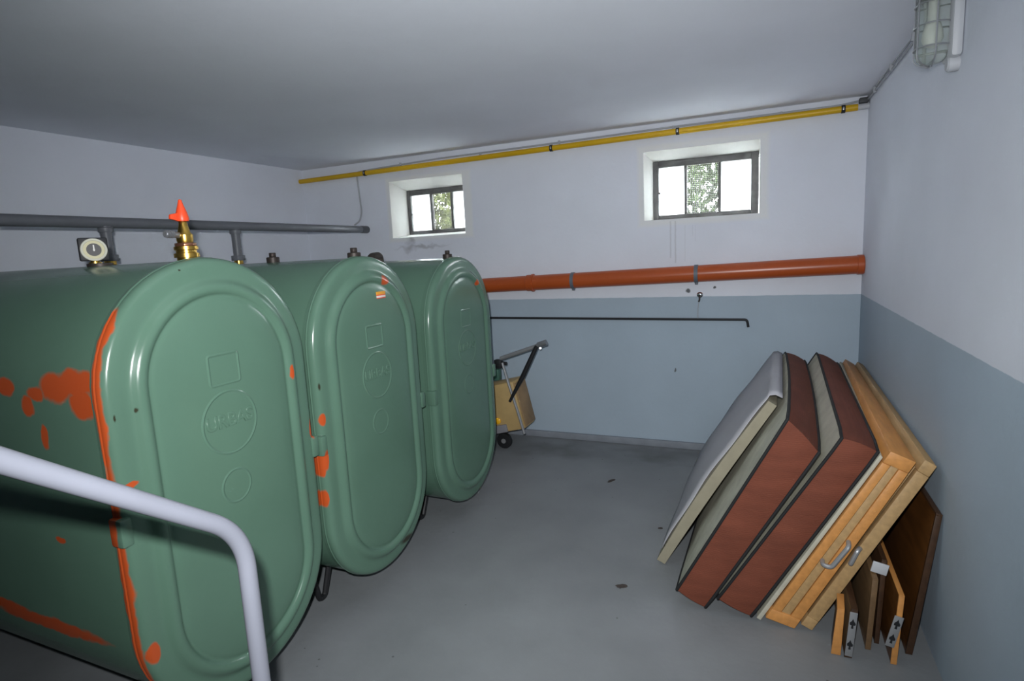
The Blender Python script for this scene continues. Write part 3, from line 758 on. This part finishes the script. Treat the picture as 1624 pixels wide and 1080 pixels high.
bb, Sb, o = board('very dark board with a white plate under the bed bases', [(.440, .002), (.454, .36), (.436, .36), (.424, .002)], 2.45, 3.4, m_dark_wood, m_dark_wood)
obj('hook_plate', box_bm(Vector((.430, 2.446, .325)) - o, (.055, .006, .045), .002, Matrix.Rotation(math.radians(12), 3, 'Y')), m_white_pl, bb)
bb, Sb, o = board('low amber board with a light top edge near the wall', [(.480, .002), (.494, .285), (.476, .286), (.460, .002)], 2.34, 3.0, m_amber_wood, m_pine)
plate(bb, o, (.466, .14), .030, .13, math.radians(12), 2.334)
board('tall dark amber headboard panel propped against the grey wall', [(.545, .002), (.612, .58), (.592, .585), (.522, .002)], 2.42, 3.3, m_amber_wood, m_dark_wood, name='headboard')

# ================================================================== yellow case with folding arm behind the last tank
m_case = mat('yellow_case_paint', (.52, .36, .15), .5, var=.15, scale=6)
m_case2 = mat('case_grey_bumper', (.24, .24, .26), .6)
yc_ = empty('yellow_case', (-1.98, 4.25, 0)); tag(yc_, 'tilted yellow case with folded metal arm behind the last tank', 'case')
tilt = Matrix.Rotation(math.radians(-13), 3, 'Y')
def tl(p): return tilt @ Vector(p)
cc = Vector((-.005, 0, .345))
obj('case_body', box_bm(cc, (.42, .24, .40), .018, tilt), m_case, yc_)
obj('case_side', box_bm(cc + tl((.214, 0, 0)), (.012, .21, .36), .004, tilt), mat('tan_side_panel', (.34, .22, .11), .6, var=.25), yc_)
obj('bumper', box_bm(cc + tl((-.04, -.126, -.165)), (.20, .02, .065), .006, tilt), m_case2, yc_)
obj('reflector', lathe_bm([(.026, 0), (.026, -.010), (.018, -.016), (.006, -.018)], 18, 'Y', c=(.008, -.118, .25)), mat('amber_reflector', (1.0, .52, .02), .25, var=.1, scale=60), yc_)
for x in (-.20, .03):
    w = obj('wheel', lathe_bm([(.045, -.02), (.062, -.018), (.066, -.01), (.066, .01), (.062, .018), (.045, .02)], 24, 'Y', c=(x, -.06, .067)), m_black, yc_)
    obj('wheel_hub', lathe_bm([(.02, -.024), (.02, .024)], 14, 'Y', c=(x, -.06, .067)), m_plate, w)
def ypt(x, z, y=-.14):
    k = (4.25 + y) / 4.3
    return (x * k + 1.98, y, 1.6 - (1.6 - z) * k)
obj('frame_bar', tube_bm([ypt(-1.985, .70), ypt(-1.93, .50), ypt(-1.87, .30), ypt(-1.815, .10)], .011, 10), m_plate, yc_)
ar = obj('arm', tube_bm([ypt(-2.0, .735), ypt(-1.72, .83), ypt(-1.60, .872)], .016, 12), m_plate, yc_)
obj('arm_tip', tube_bm([ypt(-1.66, .852), ypt(-1.585, .878)], .023, 12), m_steel, ar)
obj('arm_bolt', tube_bm([ypt(-1.64, .83, -.17), ypt(-1.64, .83, -.11)], .010, 8), m_steel, ar)
obj('strut', tube_bm([ypt(-1.672, .845, -.165), ypt(-1.80, .60, -.165), ypt(-1.935, .37, -.165)], [.017, .020, .011], 12), m_black, yc_)
hb = obj('hinge_block', box_bm(ypt(-2.02, .69), (.06, .05, .07), .006), m_black, yc_)
obj('hinge_knob', tube_bm([ypt(-2.0, .70, -.12), ypt(-1.945, .695, -.12)], .014, 10), m_black, hb)
obj('green_box', box_bm(ypt(-2.05, .60), (.075, .06, .09), .006), mat('dull_green_plastic', (.05, .14, .10), .5), yc_)

# ================================================================== crumbs on the floor
m_crumb = mat('dark_crumb', (.05, .04, .035), .9, var=.4)
for i, (x, y, s, a, lab) in enumerate([(-.60, 2.52, .016, .3, 'dark crumb of dirt in front of the foam pad'), (-.95, 3.75, .012, 1.0, 'thin dark splinter on the bare floor near the skirting'),
                                       (-.52, 3.16, .009, .4, 'tiny dark chip beside the foam pad')]):
    bm = bmesh.new(); bmesh.ops.create_icosphere(bm, subdivisions=2, radius=1)
    rr = random.Random(i)
    for v in bm.verts: v.co = Vector((v.co.x * s * (1.6 if i != 1 else 3), v.co.y * s * .8, max(-.3, v.co.z) * s * .6)) * rr.uniform(.7, 1.25); 
    zmin = min(v.co.z for v in bm.verts)
    for v in bm.verts: v.co.z -= zmin
    d = obj('floor_debris', bm, m_crumb); d.location = (x, y, 0); d.rotation_euler[2] = a; tag(d, lab, 'debris', 'crumbs on the floor')
